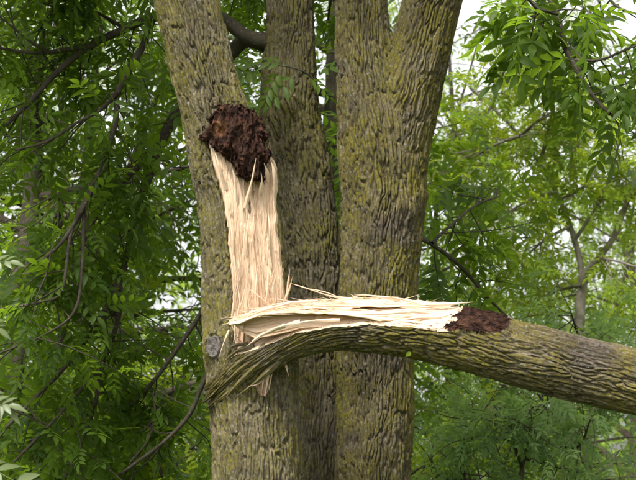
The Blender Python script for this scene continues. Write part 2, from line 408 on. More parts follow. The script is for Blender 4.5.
# the torn face: a thick slab of bare wood, fibrous in front
NS, NT = 130, 320
zt = np.linspace(tz[0], tz[-1], NT); S = np.linspace(0, 1, NS)
ZZ, SS = np.meshgrid(zt, S, indexing='ij')
L_, R_ = tear_edges(ZZ)
ej = .005 * noise3(ZZ * 14, 0, 0, 60) + .002 * noise3(ZZ * 50, 0, 0, 61)
XX = L_ + (R_ - L_) * SS + ej * (1 - 2 * np.abs(SS - .5)) * 0 + ej * np.where(SS > .5, SS - .5, SS - .5) * 2
v_ = (tz[0] - ZZ)
wig = .022 * noise3(ZZ * 2.2, SS * 2, 0, 62) + .004 * noise3(ZZ * 14, SS * 9, 0, 67)
s2 = SS + wig
strand = noise3(s2 * 9, ZZ * 1.6, 0, 63); strand2 = noise3(s2 * 24, ZZ * 3.0, 0, 64); strand3 = noise3(s2 * 70, ZZ * 7, 0, 65)
step = sstep(-.01, .02, noise3(s2 * 6 + 3, ZZ * 1.1, 0, 66)) + .7 * sstep(-.01, .02, noise3(s2 * 13 + 9, ZZ * 1.9, 0, 68)) + .45 * sstep(-.01, .03, noise3(s2 * 31 + 5, ZZ * 3.1, 0, 69)) - 1.0
relief = .008 * strand + .003 * strand2 + .003 * strand3 + .0095 * step + .0016 * noise3(s2 * 160, ZZ * 16, 0, 59)
relief -= .030 * np.exp(-((XX - W(249, 205, 7.8)[0]) / .016)**2 - ((ZZ - W(249, 200, 7.8)[2]) / .085)**2)      # hollow under the rotten cap
relief -= .012 * np.exp(-((XX - W(251, 205, 7.8)[0]) / .014)**2) * sstep(W(0, 300, 7.8)[2], W(0, 180, 7.8)[2], ZZ)
relief *= sstep(0, .05, SS) * sstep(1, .95, SS)
YF = tear_plane(XX, ZZ) - relief - .014 * np.exp(-((SS - .93) / .06)**2) * sstep(tz[9], tz[5], ZZ)
YF += .035 * sstep(.06, 0, SS)**2 + .03 * sstep(.95, 1, SS)**2
front = np.stack([XX, YF, ZZ], -1)
back = np.stack([L_ + (R_ - L_) * SS[:, ::-1] * .94 + .004, np.full_like(XX, 0) + tear_plane(XX[:, ::-1], ZZ) + .07 + .05 * np.sin(SS * math.pi), ZZ], -1)
PT = np.concatenate([front, back], 1); nc = 2 * NS
fidx = grid_faces(NT, nc)
fm = (np.arange(nc) >= NS - 1)[None, :].repeat(NT - 1, 0).ravel().astype(int)
caps = [np.array([[r * nc + j, r * nc + j + 1, r * nc + (2 * NS - 2 - j), r * nc + (2 * NS - 1 - j)] for j in range(NS - 1)]) for r in (0, NT - 1)]
grain = np.concatenate([np.stack([XX, ZZ * 1.0, 0 * XX], -1)] * 2, 1).reshape(-1, 3)
fsA = np.concatenate([fidx] + caps); fmA = np.concatenate([fm, np.zeros(2 * (NS - 1), int)])
torn = mesh_obj('torn_wood', PT.reshape(-1, 3), fsA, [M['wood'], M['bark_a']], None, True, fmA,
                dict(grain=grain, ridge=np.full(len(grain), .6), plate=np.full(len(grain), .5)))
sub(torn, trunkA); torn['label'] = 'tall face of pale bare wood on the left trunk'

# ------------------------------------------------------------------ fibres and splinters
def splinter_geo(pts, w, th, n=7, seed=0, curl=.0):
    P = catmull(np.asarray(pts, float), lambda r: max(.004, np.linalg.norm(np.asarray(pts[-1]) - np.asarray(pts[0])) / n))
    T, V, U = frames(P, np.array([.13, -.98, .17]))
    m = len(P); t = np.linspace(0, 1, m)
    ww = w * np.clip(1 - t**1.7, .05, 1) * (1 + .3 * np.sin(t * 9 + seed)); hh = th * np.clip(1 - t**2, .15, 1)
    ring = np.stack([P + U * ww[:, None] / 2, P + V * hh[:, None] / 2, P - U * ww[:, None] / 2, P - V * hh[:, None] / 2], 1)
    f = np.vstack([grid_faces(m, 4)[:, ::-1], [[0, 1, 2, 3]], [[(m - 1) * 4 + 3, (m - 1) * 4 + 2, (m - 1) * 4 + 1, (m - 1) * 4]]])
    g_ = np.zeros((m, 4, 3)); g_[..., 0] = seed * 1.7 + np.array([0, .3, 1, .3]) * w; g_[..., 1] = (t * np.linalg.norm(P[-1] - P[0]))[:, None]
    return ring.reshape(-1, 3), f, g_.reshape(-1, 3)
def splinter(pts, w, th, part, seed, name='splinter', mat='wood_pale'):
    v3, f, g_ = splinter_geo(pts, w, th, 7, seed)
    o = mesh_obj(name, v3, f, M[mat], None, False, None, dict(grain=g_, ridge=np.full(len(v3), .5), plate=np.full(len(v3), .5)))
    return o
SPL = [  # px, py, Y of the points, width px
    ([(245, 208, 7.83), (252, 180, 7.785), (256, 158, 7.765)], 3.6), ([(236, 205, 7.83), (235, 180, 7.80), (232, 168, 7.785)], 4.5),
    ([(286, 300, 7.86), (288, 285, 7.84), (290, 268, 7.81)], 3.2), ([(284, 303, 7.86), (289, 290, 7.84), (293, 275, 7.82)], 2.4),
    ([(281, 300, 7.85), (281, 280, 7.83), (282, 262, 7.82)], 2.4),
    ([(232, 318, 7.80), (234, 300, 7.78), (234, 278, 7.775)], 2.6), ([(238, 316, 7.79), (240, 300, 7.77), (237, 283, 7.765)], 2.2),
    ([(240, 308, 7.78), (243, 298, 7.765), (246, 284, 7.76)], 1.8), ([(268, 304, 7.79), (262, 299, 7.76), (244, 285, 7.75)], 2.0),
    ([(256, 303, 7.79), (256, 285, 7.77), (258, 262, 7.775)], 2.2), ([(266, 303, 7.80), (268, 285, 7.78), (267, 268, 7.785)], 3.0),
    ([(274, 302, 7.82), (273, 288, 7.80), (276, 274, 7.80)], 2.6), ([(246, 262, 7.83), (247, 236, 7.79), (249, 214, 7.80)], 3.2),
    ([(270, 250, 7.86), (270, 230, 7.82), (268, 212, 7.825)], 3.0), ([(234, 262, 7.82), (233, 240, 7.785), (230, 224, 7.79)], 2.6),
    ([(226, 190, 7.82), (219, 165, 7.78), (213, 148, 7.78)], 4.0), ([(274, 190, 7.86), (274, 172, 7.83), (270, 158, 7.82)], 4.0),
    ([(268, 182, 7.85), (267, 172, 7.82), (264, 163, 7.80)], 4.0), ([(260, 194, 7.84), (262, 182, 7.81), (261, 172, 7.79)], 3.4),
    ([(229, 330, 7.80), (224, 342, 7.77), (219, 357, 7.775)], 1.5), ([(231, 322, 7.77), (226, 324, 7.755), (221, 324, 7.75)], 1.6),
    ([(244, 345, 7.81), (236, 335, 7.78), (229, 318, 7.765)], 1.6)]
for i, (pts, w) in enumerate(SPL):
    o = splinter([W(*p) for p in pts], w * PX(7.8), .6 * w * PX(7.8), trunkA, i); sub(o, trunkA)
# wood left bare under the bark hinge, and a hanging flap of bark
for i, (pts, w, mt) in enumerate([([(259, 360, 7.79), (259, 375, 7.775), (258, 388, 7.782)], 4.5, 'wood'), ([(263, 360, 7.79), (263, 378, 7.77), (262, 392, 7.778)], 4.5, 'wood'),
                                  ([(267, 358, 7.79), (267, 380, 7.772), (265, 397, 7.785)], 5, 'wood'), ([(271, 356, 7.80), (271, 374, 7.785), (269, 390, 7.79)], 4.5, 'wood'),
                                  ([(264, 376, 7.78), (258, 384, 7.762), (248, 386.5, 7.76)], 3.0, 'wood'), ([(284, 346, 7.81), (288, 362, 7.79), (291, 378, 7.80)], 6, 'bark_limb'), ([(282, 350, 7.80), (286, 366, 7.775), (289, 377, 7.78)], 3.4, 'wood')]):
    o = splinter([W(*p) for p in pts], w * PX(7.8), .5 * w * PX(7.8), trunkA, 40 + i, 'bark_flap' if mt == 'bark_limb' else 'splinter', mt); sub(o, trunkA)

rf_ = np.random.default_rng(17)
def fibre_mat(starts, dirs, lens, wid, name, put):
    V_, F_, G_ = [], [], []; off_ = 0
    for i, (a_, d_, L_i, w_) in enumerate(zip(starts, dirs, lens, wid)):
        side = rf_.normal(0, .03, 3)
        v3, f, g_ = splinter_geo([a_, a_ + (d_ + side) * L_i * .5, a_ + (d_ + side * 3.0) * L_i], w_, w_ * .7, 4, i * .37)
        V_.append(v3); F_.append(f + off_); G_.append(g_); off_ += len(v3)
    V_ = np.vstack(V_); o_ = mesh_obj(name, V_, np.vstack(F_), M['wood_pale'], None, False, None, dict(grain=np.vstack(G_)))
    o_['kind'] = 'stuff'; put(o_)
nf = 330; fz = rf_.uniform(tz[-5], tz[4], nf); fz[200:] = rf_.uniform(W(0, 318, 7.8)[2], W(0, 270, 7.8)[2], nf - 200); fs = rf_.uniform(.03, .97, nf)
fl_, fr_ = tear_edges(fz); fx = fl_ + (fr_ - fl_) * fs
st_ = np.stack([fx, tear_plane(fx, fz) - .006, fz], -1)
dd_ = np.stack([rf_.normal(0, .05, nf), -rf_.uniform(.02, .16, nf), np.ones(nf)], -1); dd_[200:, 0] += rf_.normal(0, .16, nf - 200); dd_[200:, 1] -= rf_.uniform(0, .2, nf - 200)
fibre_mat(st_, dd_, rf_.uniform(.03, .12, nf), rf_.uniform(.0015, .0045, nf), 'wood_fibres', lambda o_: sub(o_, trunkA))

# ------------------------------------------------------------------ rotten brown cap above the tear: a lumpy core and a coat of loose fibres
rng = np.random.default_rng(7)
def strands(centres, dirs, lens, wid, seed, seg=5, droop=.35, outward=None):
    n = len(centres); r_ = np.random.default_rng(seed)
    t = np.linspace(0, 1, seg)[None, :, None]
    side = np.cross(dirs, r_.normal(size=(n, 3))); side /= np.linalg.norm(side, axis=1)[:, None] + 1e-9
    curl = r_.normal(0, .22, (n, 1, 1)) * lens[:, None, None]
    P = centres[:, None] + dirs[:, None] * lens[:, None, None] * t + side[:, None] * curl * t**2 + np.array([0, 0, -1.]) * droop * lens[:, None, None] * t**2
    wv = np.cross(dirs, side); wv /= np.linalg.norm(wv, axis=1)[:, None] + 1e-9
    w = wid[:, None, None] * (1 - .75 * t)
    A, B = P - wv[:, None] * w / 2, P + wv[:, None] * w / 2
    Vv = np.stack([A, B], 2).reshape(n, seg * 2, 3)
    f = np.array([[2 * i, 2 * i + 1, 2 * i + 3, 2 * i + 2] for i in range(seg - 1)])
    F = (f[None] + (np.arange(n) * seg * 2)[:, None, None]).reshape(-1, 4)
    return Vv.reshape(-1, 3), F, np.repeat(r_.random(n), seg * 2)
CAP = np.array([(104, 224, 240), (108, 215, 250), (116, 207, 257), (126, 203, 261), (137, 202, 263), (146, 208, 265), (154, 219, 267), (162, 228, 267), (169, 234, 265), (175, 241, 263), (179, 247, 260)], float)
cz_ = np.array([W(235, p, 7.8)[2] for p in CAP[:, 0]]); cl = (CAP[:, 1] - 318) * K * 7.8; cr = (CAP[:, 2] - 318) * K * 7.8
nz, na = 200, 220
zz = np.linspace(cz_[0], cz_[-1], nz)[:, None]; aa = np.linspace(0, 2 * math.pi, na, endpoint=False)[None]
lo, hi = np.interp(zz, cz_[::-1], cl[::-1]), np.interp(zz, cz_[::-1], cr[::-1])
cxm, hw = (lo + hi) / 2 + .006 * noise3(zz * 25, 0, 0, 86), (hi - lo) / 2 * (1.09 + .07 * noise3(zz * 40, 0, 0, 87))
dep = .082 * np.sqrt(np.clip(1 - ((zz - W(0, 140, 7.8)[2]) / .24)**2, .03, 1))
cc, ss = np.cos(aa), np.sin(aa)
x = cxm + hw * cc; y = 7.858 - dep * ss
q = .020 * fbm(x * 18, y * 18, zz * 8, 81, 3) + .011 * noise3(x * 60, y * 60, zz * 15, 82) + .007 * (sstep(-.1, .2, noise3(x * 100, y * 100, zz * 24, 83)) - .5) + .005 * noise3(x * 200, y * 200, zz * 50, 88)
scoop = .014 * np.exp(-((x - W(219, 128, 7.8)[0]) / .045)**2 - ((zz - W(0, 128, 7.8)[2]) / .045)**2)
y = y - q * 1.6 + scoop * (ss > 0); x = x + q * cc
capP = np.stack([x, y, zz + .010 * noise3(x * 50, y * 50, 1, 84)], -1)
pl = np.clip(.25 + .2 * noise3(x * 30, y * 30, zz * 12, 85) + 55 * scoop * (ss > 0), 0, 1)
vv, ff = [capP.reshape(-1, 3)], [grid_faces(nz, na)]
pls = [np.broadcast_to(pl, (nz, na)).ravel()]
ends = np.array([[j, (j + 1) % na, na - 1 - j, (na - j) % na] for j in range(na // 2)])
ff += [ends * 0 + ends, ends + (nz - 1) * na]
pick = rng.integers(0, nz * na, 1100); pk = capP.reshape(-1, 3)[pick]; pk_z = (pick // na) / nz
nrm = np.stack([np.broadcast_to(cc, (nz, na)).ravel()[pick], -np.broadcast_to(ss, (nz, na)).ravel()[pick], .9 - 1.6 * pk_z], -1)
keep = nrm[:, 1] < .3; pk, nrm, pk_z = pk[keep], nrm[keep], pk_z[keep]
rad_ = pk - W(236, 138, 7.86); rad_ /= np.linalg.norm(rad_, axis=1)[:, None]
dr = .12 * nrm + 1.0 * rad_ * [1, .25, 1] + rng.normal(0, .22, nrm.shape) + np.array([0, 0, -1.6]) * pk_z[:, None]
dr /= np.linalg.norm(dr, axis=1)[:, None]
sv, sf, sp = strands(pk - dr * .006, dr, rng.uniform(.010, .028, len(pk)) * (1 + .5 * pk_z), rng.uniform(.001, .0035, len(pk)), 5)
off = nz * na
vv.append(sv); ff.append(sf + off); pls.append(sp * .42)
rot = mesh_obj('rotten_bark', np.vstack(vv), np.vstack(ff), M['rot'], None, True, None, dict(plate=np.concatenate(pls)))
sub(rot, trunkA); rot['label'] = 'shaggy dark brown rotten cap above the tear'

# old pruning cut: a rimmed grey disc on the swollen knot
na, nr_ = 48, 12
rr_ = np.linspace(0, 1, nr_)[:, None]; aa = np.linspace(0, 2 * math.pi, na, endpoint=False)[None]
wob = 1 + .07 * noise3(np.cos(aa) * 1.5, np.sin(aa) * 1.5, 0, 90)
hgt = .005 * np.exp(-((rr_ - .8) / .13)**2) - .02 * sstep(.85, 1, rr_) - .005 * sstep(.1, .5, noise3(np.cos(aa) * 3, np.sin(aa) * 3, 0, 93)) * sstep(.1, .4, rr_) + .0015 * np.sin(rr_ * 40) + .004 * noise3(rr_ * 6, np.cos(aa) * 2, np.sin(aa) * 2, 91) - .006 * np.exp(-(rr_ / .18)**2)
KP = kc + (rr_ * np.cos(aa) * wob)[..., None] * ku * .044 + (rr_ * np.sin(aa) * wob)[..., None] * kv * .056 + hgt[..., None] * kn - kn * .0
knot = mesh_obj('knot', KP.reshape(-1, 3), grid_faces(nr_, na), M['knot'], None, True)
sub(knot, trunkA); knot['label'] = 'round grey healed knot'

# ------------------------------------------------------------------ the broken limb
LIMB = [(215, 399, 14, 7.955), (224, 391, 17, 7.915), (236, 379, 19.5, 7.88), (251, 365, 19.5, 7.84), (271, 351.5, 18.5, 7.785), (295, 339, 18.5, 7.752), (322, 329, 22.5, 7.74), (350, 324.5, 25.5, 7.73),
        (400, 326, 28.5, 7.70), (450, 335, 30.5, 7.66), (500, 349, 31.5, 7.61), (560, 364, 31.5, 7.54), (636, 383, 31.5, 7.45), (720, 404, 31, 7.36)]
lp = [[*W(a, b, Y), h * PX(Y), a] for a, b, h, Y in LIMB]
lp += [[2.55, 7.05, 1.62, .115, 900], [3.7, 6.75, 1.05, .09, 1200], [4.7, 6.5, .42, .065, 1400], [5.3, 6.35, .03, .04, 1500]]
tL = bark_tube(lp, 71, fine=.0038, seg_w=.0032, cell=(.0185, .17), amp=.85, fine_zone=lambda r: r[4] < 700, oval=.06, union=[chain_of(pathA)], k=.05)
px = tL['R'][:, 4][:, None]
Rl = tL['R'][:, 3][:, None]
al = np.radians(np.interp(px[:, 0], [230, 300, 350, 440, 500], [18, 24, 38, 42, 40]))[:, None]
nU, nV = np.cos(al), np.sin(al)
qv = np.cos(tL['TH']) * (tL['rr'] + tL['disp']); qu = np.sin(tL['TH']) * (tL['rr'] + tL['disp'])
dotn = qu * nU + qv * nV; dotp = qv * nU - qu * nV            # along the cut's normal, and across the cut (towards camera and down)
hc = np.interp(px[:, 0], [236, 246, 262, 285, 320, 345, 400, 440, 462, 482, 500, 512, 520], [1.5, 1.05, .78, .58, .40, .46, .60, .62, .68, .78, .93, 1.1, 1.4])[:, None]
hc = hc + .035 * noise3(px / 22, dotp * 22, 0, 101) + .012 * noise3(px / 6, dotp * 60, 0, 102)
cut = (np.sin(tL['TH']) * nU + np.cos(tL['TH']) * nV > hc * (Rl / tL['rr'])) & (px < 518)
sL = tL['VV']
wf = .008 * noise3(dotp * 45, sL * 3, 0, 103) + .004 * noise3(dotp * 120, sL * 6, 0, 104) + .002 * noise3(dotp * 300, sL * 14, 0, 105)
rotm = cut & (px > 449 + 16 * noise3(dotp * 13, sL * 3, 0, 106) + 3 * noise3(dotp * 40, sL * 5, 0, 113) + 60 * dotp * 0)
bulge = .032 * np.exp(-((px - 470) / 30)**2) * sstep(-.14, -.02, -np.abs(dotp))
rf = .014 * fbm(dotp * 30, sL * 12, 0, 107, 3) + .008 * (sstep(-.1, .2, noise3(dotp * 80, sL * 18, 0, 108)) - .5) + .004 * noise3(dotp * 160, sL * 50, 0, 110)
newn = hc * Rl + np.where(rotm, rf, wf) + bulge * np.where(rotm, 1, .4)
dn = np.where(cut, newn, dotn)
qu2, qv2 = dn * nU - dotp * nV, dn * nV + dotp * nU
PL = tL['C'][:, None, :] + qv2[..., None] * tL['V'][:, None, :] + qu2[..., None] * tL['U'][:, None, :]
tail = sstep(262, 214, px)                       # the hinge ends in strips of bark of unequal length
PL += tL['T'][:, None, :] * (tail * (.085 * sstep(-.1, .25, noise3(tL['TH'] * 2.6, 0, 0, 111)) + .03 * noise3(tL['TH'] * 7, 0, 0, 112)))[..., None]
nr, nc = PL.shape[:2]
F = grid_faces(nr, nc)[:, ::-1]
cf = cut.ravel()[F].mean(1) > .5; rfm = rotm.ravel()[F].mean(1) > .5
fm = np.where(rfm, 2, np.where(cf, 1, 0))
limb = empty('broken_limb', tuple(W(260, 360, 7.78)))
tag(limb, 'thick mossy limb snapped off the left trunk, hanging sideways with bare wood on top', 'limb')
def limb_part(o): o.parent = limb; o.matrix_parent_inverse = Matrix.Translation(-Vector(limb.location))
lb = mesh_obj('limb_stem', PL.reshape(-1, 3), F, [M['bark_limb'], M['wood_pale'], M['rot']], None, True, fm,
              dict(ridge=tL['ridge'].ravel(), plate=np.where(rotm, .25 + .3 * noise3(dotp * 40, sL * 20, 0, 109), tL['plate']).ravel(),
                   grain=np.where(cut[..., None], np.stack([dotp, sL, 0 * sL], -1), tL['grain']).reshape(-1, 3)))
limb_part(lb); lb['label'] = 'bark covered stem of the limb, moss on its plates'
# loose fibres on the limb's rotten patch
ids = np.flatnonzero(rotm.ravel()); pick = rng.choice(ids, 420)
pk = PL.reshape(-1, 3)[pick]; Tn = np.repeat(tL['T'][:, None], nc, 1).reshape(-1, 3)[pick]
nn = (nU[..., None] * tL['U'][:, None] + nV[..., None] * tL['V'][:, None]); nn = np.repeat(nn, nc, 1).reshape(-1, 3)[pick]
dr = Tn * rng.choice([-1, 1], len(pk))[:, None] + .16 * nn + rng.normal(0, .14, pk.shape); dr /= np.linalg.norm(dr, axis=1)[:, None]
sv, sf, sp = strands(pk - dr * .004, dr, rng.uniform(.012, .045, len(pk)), rng.uniform(.001, .0035, len(pk)), 6, droop=.1)
o = mesh_obj('rotten_bark', sv, sf, M['rot'], None, True, None, dict(plate=sp * .6)); limb_part(o)
o['label'] = 'dark brown fibrous rotten patch where the limb broke'; o['kind'] = 'stuff'

# torn ends of the bark hinge, spread like fingers over the trunk
for i, (pts, w_) in enumerate([([(266, 346, 7.715), (246, 358, 7.745), (229, 371, 7.785), (219, 383, 7.825)], 6), ([(270, 354, 7.712), (250, 372, 7.748), (233, 389, 7.785), (222, 402, 7.825)], 6.5),
                               ([(262, 354, 7.725), (242, 368, 7.755), (226, 382, 7.79), (216, 392, 7.832)], 4.5), ([(282, 348, 7.70), (262, 360, 7.73), (244, 378, 7.765), (236, 392, 7.79)], 4.5),
                               ([(280, 360, 7.72), (262, 377, 7.75), (246, 390, 7.775), (233, 399, 7.805)], 6), ([(254, 346, 7.75), (236, 352, 7.775), (224, 362, 7.795)], 6), ([(290, 352, 7.72), (268, 370, 7.75), (250, 386, 7.77)], 6),
                               ([(248, 344, 7.76), (234, 346, 7.775), (227, 350, 7.785)], 5)]):
    limb_part(splinter([W(*p) for p in pts], w_ * PX(7.75), .8 * w_ * PX(7.75), None, 140 + i, 'bark_strip', 'bark_limb'))
# the lifted slab of split wood on the near end of the limb (ragged, layered)
def slab(rows, seed, nseg=260, nw=46, name='torn_wood', ragged=3.0):
    """rows: px, py top, py bottom edge, Y top, Y bottom, thickness px"""
    rows = np.asarray(rows, float); xs = np.linspace(rows[0, 0], rows[-1, 0], nseg)
    yt, yb, Yt, Yb, tk = (np.interp(xs, rows[:, 0], rows[:, i]) for i in range(1, 6))
    yb = yb + ragged * .6 * noise3(xs / 26, 0, 0, seed) + ragged * .12 * noise3(xs / 6, 0, 0, seed + 1)
    yt = yt + ragged * .5 * noise3(xs / 22, 0, 0, seed + 2) + ragged * .25 * noise3(xs / 6, 0, 0, seed + 3)
    w = np.linspace(0, 1, nw)
    top = np.empty((nseg, nw, 3)); bot = np.empty((nseg, nw, 3))
    fade = np.sin(np.pi * np.clip(w, 0, 1))**.5
    for i in range(nseg):
        a, b = W(xs[i], yt[i], Yt[i]), W(xs[i], yb[i], Yb[i])
        P = a + (b - a) * w[:, None]
        rel = .006 * noise3(w * 4, xs[i] / 60, 0, seed + 4) + .004 * noise3(w * 11, xs[i] / 40, 0, seed + 5) + .002 * noise3(w * 30, xs[i] / 18, 0, seed + 6) \
            + .007 * (sstep(-.03, .05, noise3(w * 5 + 2, xs[i] / 70, 0, seed + 7)) - .5)
        nrm_ = np.cross([1., 0, 0], b - a); nrm_ /= np.linalg.norm(nrm_) + 1e-9
        if nrm_[2] < 0: nrm_ = -nrm_
        top[i] = P + nrm_ * (rel * fade)[:, None]
        bot[i] = P - nrm_ * (tk[i] * PX(7.7) * (.25 + .75 * fade) + .003 * noise3(w * 9, xs[i] / 30, 0, seed + 8) * fade)[:, None]
    P = np.concatenate([top, bot[:, ::-1]], 1)
    nc = 2 * nw; F = grid_faces(nseg, nc)
    caps = [np.array([[r * nc + j, r * nc + j + 1, r * nc + nc - 2 - j, r * nc + nc - 1 - j] for j in range(nw - 1)]) for r in (0, nseg - 1)]
    gr = np.zeros((nseg, nc, 3)); gr[..., 1] = (xs * PX(7.7))[:, None]; gr[..., 0] = np.concatenate([w, w[::-1]])[None] * .12 + seed
    o = mesh_obj(name, P.reshape(-1, 3), np.concatenate([F] + caps), M['wood_pale'], None, True, None, dict(grain=gr.reshape(-1, 3)))
    limb_part(o); return o
o = slab([(229, 322, 324, 7.72, 7.70, 1), (240, 316, 322, 7.78, 7.68, 2.5), (258, 309, 317, 7.82, 7.655, 3), (280, 304.5, 312, 7.83, 7.645, 3), (310, 301, 311, 7.83, 7.635, 3),
          (345, 299, 314.5, 7.82, 7.62, 3), (380, 299, 321, 7.80, 7.60, 4), (412, 302, 319, 7.76, 7.61, 3), (440, 306, 316, 7.70, 7.63, 2)], 301)
o['label'] = 'ragged pale slab of split wood along the top of the limb'
o = slab([(250, 312, 317, 7.80, 7.70, 1.5), (275, 306, 312, 7.83, 7.69, 2), (310, 301, 309, 7.84, 7.68, 2.5), (350, 297.5, 308, 7.83, 7.67, 2.5), (390, 297.5, 306, 7.80, 7.67, 2.5), (425, 301, 306, 7.76, 7.68, 1.5)], 330, 200, 30, ragged=3.6)
o['label'] = 'thin upper layer of torn wood fibres'
o = slab([(234, 323.5, 325, 7.735, 7.735, 2), (243, 321, 333, 7.725, 7.725, 4), (256, 317.5, 338.5, 7.715, 7.705, 6), (272, 314, 335, 7.705, 7.685, 8), (300, 311, 328, 7.70, 7.672, 8), (340, 312, 326.5, 7.69, 7.655, 8), (385, 316, 326, 7.675, 7.63, 4)], 360, 220, 40, ragged=1.0)
o['label'] = 'peach coloured split face under the lifted slab'; o.data.materials[0] = M['wood']
SPL2 = [([(352, 299, 7.72), (330, 296, 7.74), (306, 288, 7.74), (286, 282, 7.75)], 2.2), ([(345, 300, 7.72), (325, 292, 7.72), (300, 287, 7.72)], 1.4),
        ([(300, 303, 7.72), (270, 307, 7.70), (236, 318, 7.69)], 3.0), ([(290, 303, 7.70), (262, 311, 7.68), (232, 323, 7.68)], 3.2), ([(318, 301, 7.71), (285, 303, 7.70), (258, 308, 7.70)], 3.0),
        ([(400, 300, 7.70), (370, 295.5, 7.70), (354, 295, 7.70)], 3.2), ([(420, 304, 7.68), (395, 298, 7.68), (372, 297, 7.69)], 3.2), ([(360, 306, 7.65), (330, 306, 7.635), (300, 307, 7.63)], 3.0),
        ([(410, 312, 7.61), (380, 314, 7.60), (350, 314, 7.595)], 3.6), ([(415, 318, 7.60), (440, 317, 7.60), (456, 313, 7.60)], 4.4), ([(425, 305, 7.66), (450, 304, 7.65), (474, 302, 7.66)], 5.0),
        ([(400, 306, 7.65), (425, 307, 7.63), (446, 309, 7.63)], 4.0), ([(340, 320, 7.60), (310, 321, 7.61), (288, 325, 7.63)], 3.0), ([(300, 322, 7.63), (276, 328, 7.65), (258, 337, 7.67)], 4.0),
        ([(285, 326, 7.65), (262, 335, 7.68), (246, 347, 7.70)], 4.5)]
for i, (pts, w) in enumerate(SPL2):
    limb_part(splinter([W(*p) for p in pts], w * PX(7.7), .5 * w * PX(7.7), lb, 70 + i))

nf = 240; fp = rf_.uniform(236, 440, nf); top_ = np.interp(fp, [236, 258, 300, 345, 400, 440], [319, 309.5, 302, 298.5, 299, 306]); low_ = np.interp(fp, [236, 258, 300, 345, 400, 440], [322, 317, 311, 315, 320, 316])
ft = rf_.random(nf)**1.3; fy_ = top_ + (low_ - top_) * ft; fY = np.interp(ft, [0, 1], [7.80, 7.625])
st_ = np.array([W(a_, b_ - .5, c_) for a_, b_, c_ in zip(fp, fy_, fY)])
dd_ = np.stack([rf_.choice([-1., -1, 1], nf), -rf_.uniform(0, .15, nf), rf_.normal(.02, .09, nf)], -1)
fibre_mat(st_, dd_, rf_.uniform(.03, .14, nf), rf_.uniform(.0015, .005, nf), 'wood_fibres', limb_part)

# ------------------------------------------------------------------ leaves
def leaf_template(seed, pairs=4, hi=True, pale=False):
    r_ = np.random.default_rng(seed)
    V, F3, F4 = [], [], []
    def leaflet(base, ang, ln, wd, droop, roll):
        if hi: xs_, ws = [0, .22, .5, .78, 1], [.0, .8, 1, .55, 0]
        else: xs_, ws = [0, .42, 1], [0, 1, 0]
        o = len(V); n = len(xs_)
        ca, sa = math.cos(ang), math.sin(ang)
        for xq, wq in zip(xs_, ws):
            zc = -droop * ln * xq**2
            for sd in (-1, 0, 1):
                yy = sd * wq * wd / 2; zq = zc + abs(sd) * wq * wd * .16 + sd * roll * wq * wd
                xx = xq * ln
                V.append((base[0] + xx * ca - yy * sa, base[1] + xx * sa + yy * ca, base[2] + zq))
        for i in range(n - 1):
            for sd in (0, 1):
                a = o + i * 3 + sd
                if i == 0: F3.append((a + (1 - sd), a + 4, a + 3))
                elif i == n - 2: F3.append((a, a + 1, a + 3 + (1 - sd)))
                else: F4.append((a, a + 1, a + 4, a + 3))
    for k in range(pairs):
        t = .28 + .60 * k / max(1, pairs - 1)
        for sd in (-1, 1):
            leaflet((t + r_.uniform(-.02, .02), 0, -.16 * t * t), sd * math.radians(r_.uniform(42, 68)), r_.uniform(.33, .43) * (.85 + .2 * math.sin(t * 3)), r_.uniform(.12, .155), r_.uniform(.05, .4), r_.uniform(-.12, .12))
    leaflet((.97, 0, -.15), r_.uniform(-.2, .2), .44, .16, r_.uniform(.1, .4), 0)
    o = len(V)
    for t in (0, .5, 1):
        V.append((t, -.006, -.16 * t * t)); V.append((t, .006, -.16 * t * t))
    F4 += [(o, o + 1, o + 3, o + 2), (o + 2, o + 3, o + 5, o + 4)]
    return np.array(V), np.array(F3), np.array(F4)
HI = [leaf_template(s, p) for s, p in ((1, 4), (2, 3), (3, 4), (4, 3), (5, 4))]
LO = [leaf_template(s, p, False) for s, p in ((1, 3), (2, 3), (3, 4), (4, 2))]
def leaf_frames(D, U):
    X = D / np.linalg.norm(D, axis=1)[:, None]
    Y = np.cross(U, X); Y /= np.linalg.norm(Y, axis=1)[:, None] + 1e-9
    return np.stack([X, Y, np.cross(X, Y)], 2)           # columns
def foliage_mesh(name, P, D, U, S, tint, mat, tpl, seed):
    r_ = np.random.default_rng(seed); which = r_.integers(0, len(tpl), len(P))
    VV, T3, T4, tn = [], [], [], []; off = 0
    M3 = leaf_frames(D, U)
    for k, (v, f3, f4) in enumerate(tpl):
        i = np.flatnonzero(which == k)
        if not len(i): continue
        q = np.einsum('nij,vj->nvi', M3[i], v) * S[i, None, None] + P[i, None]
        o = off + (np.arange(len(i)) * len(v))[:, None, None]
        VV.append(q.reshape(-1, 3)); T3.append((f3[None] + o).reshape(-1, 3)); T4.append((f4[None] + o).reshape(-1, 4))
        tn.append(np.repeat(tint[i], len(v))); off += len(i) * len(v)
    return mesh_obj(name, np.vstack(VV), [np.vstack(T3), np.vstack(T4)], mat, None, True, None, dict(tint=np.concatenate(tn)))
LEAF_MESH = {}
def leaf_proto(mat, k, q):
    key = (mat, k, q)
    if key not in LEAF_MESH:
        v, f3, f4 = HI[k]
        o = mesh_obj('leaf', v, [f3, f4], M[mat], None, True, None, dict(tint=np.full(len(v), (q + .5) / 4)))
        LEAF_MESH[key] = o.data; bpy.data.objects.remove(o)
    return LEAF_MESH[key]
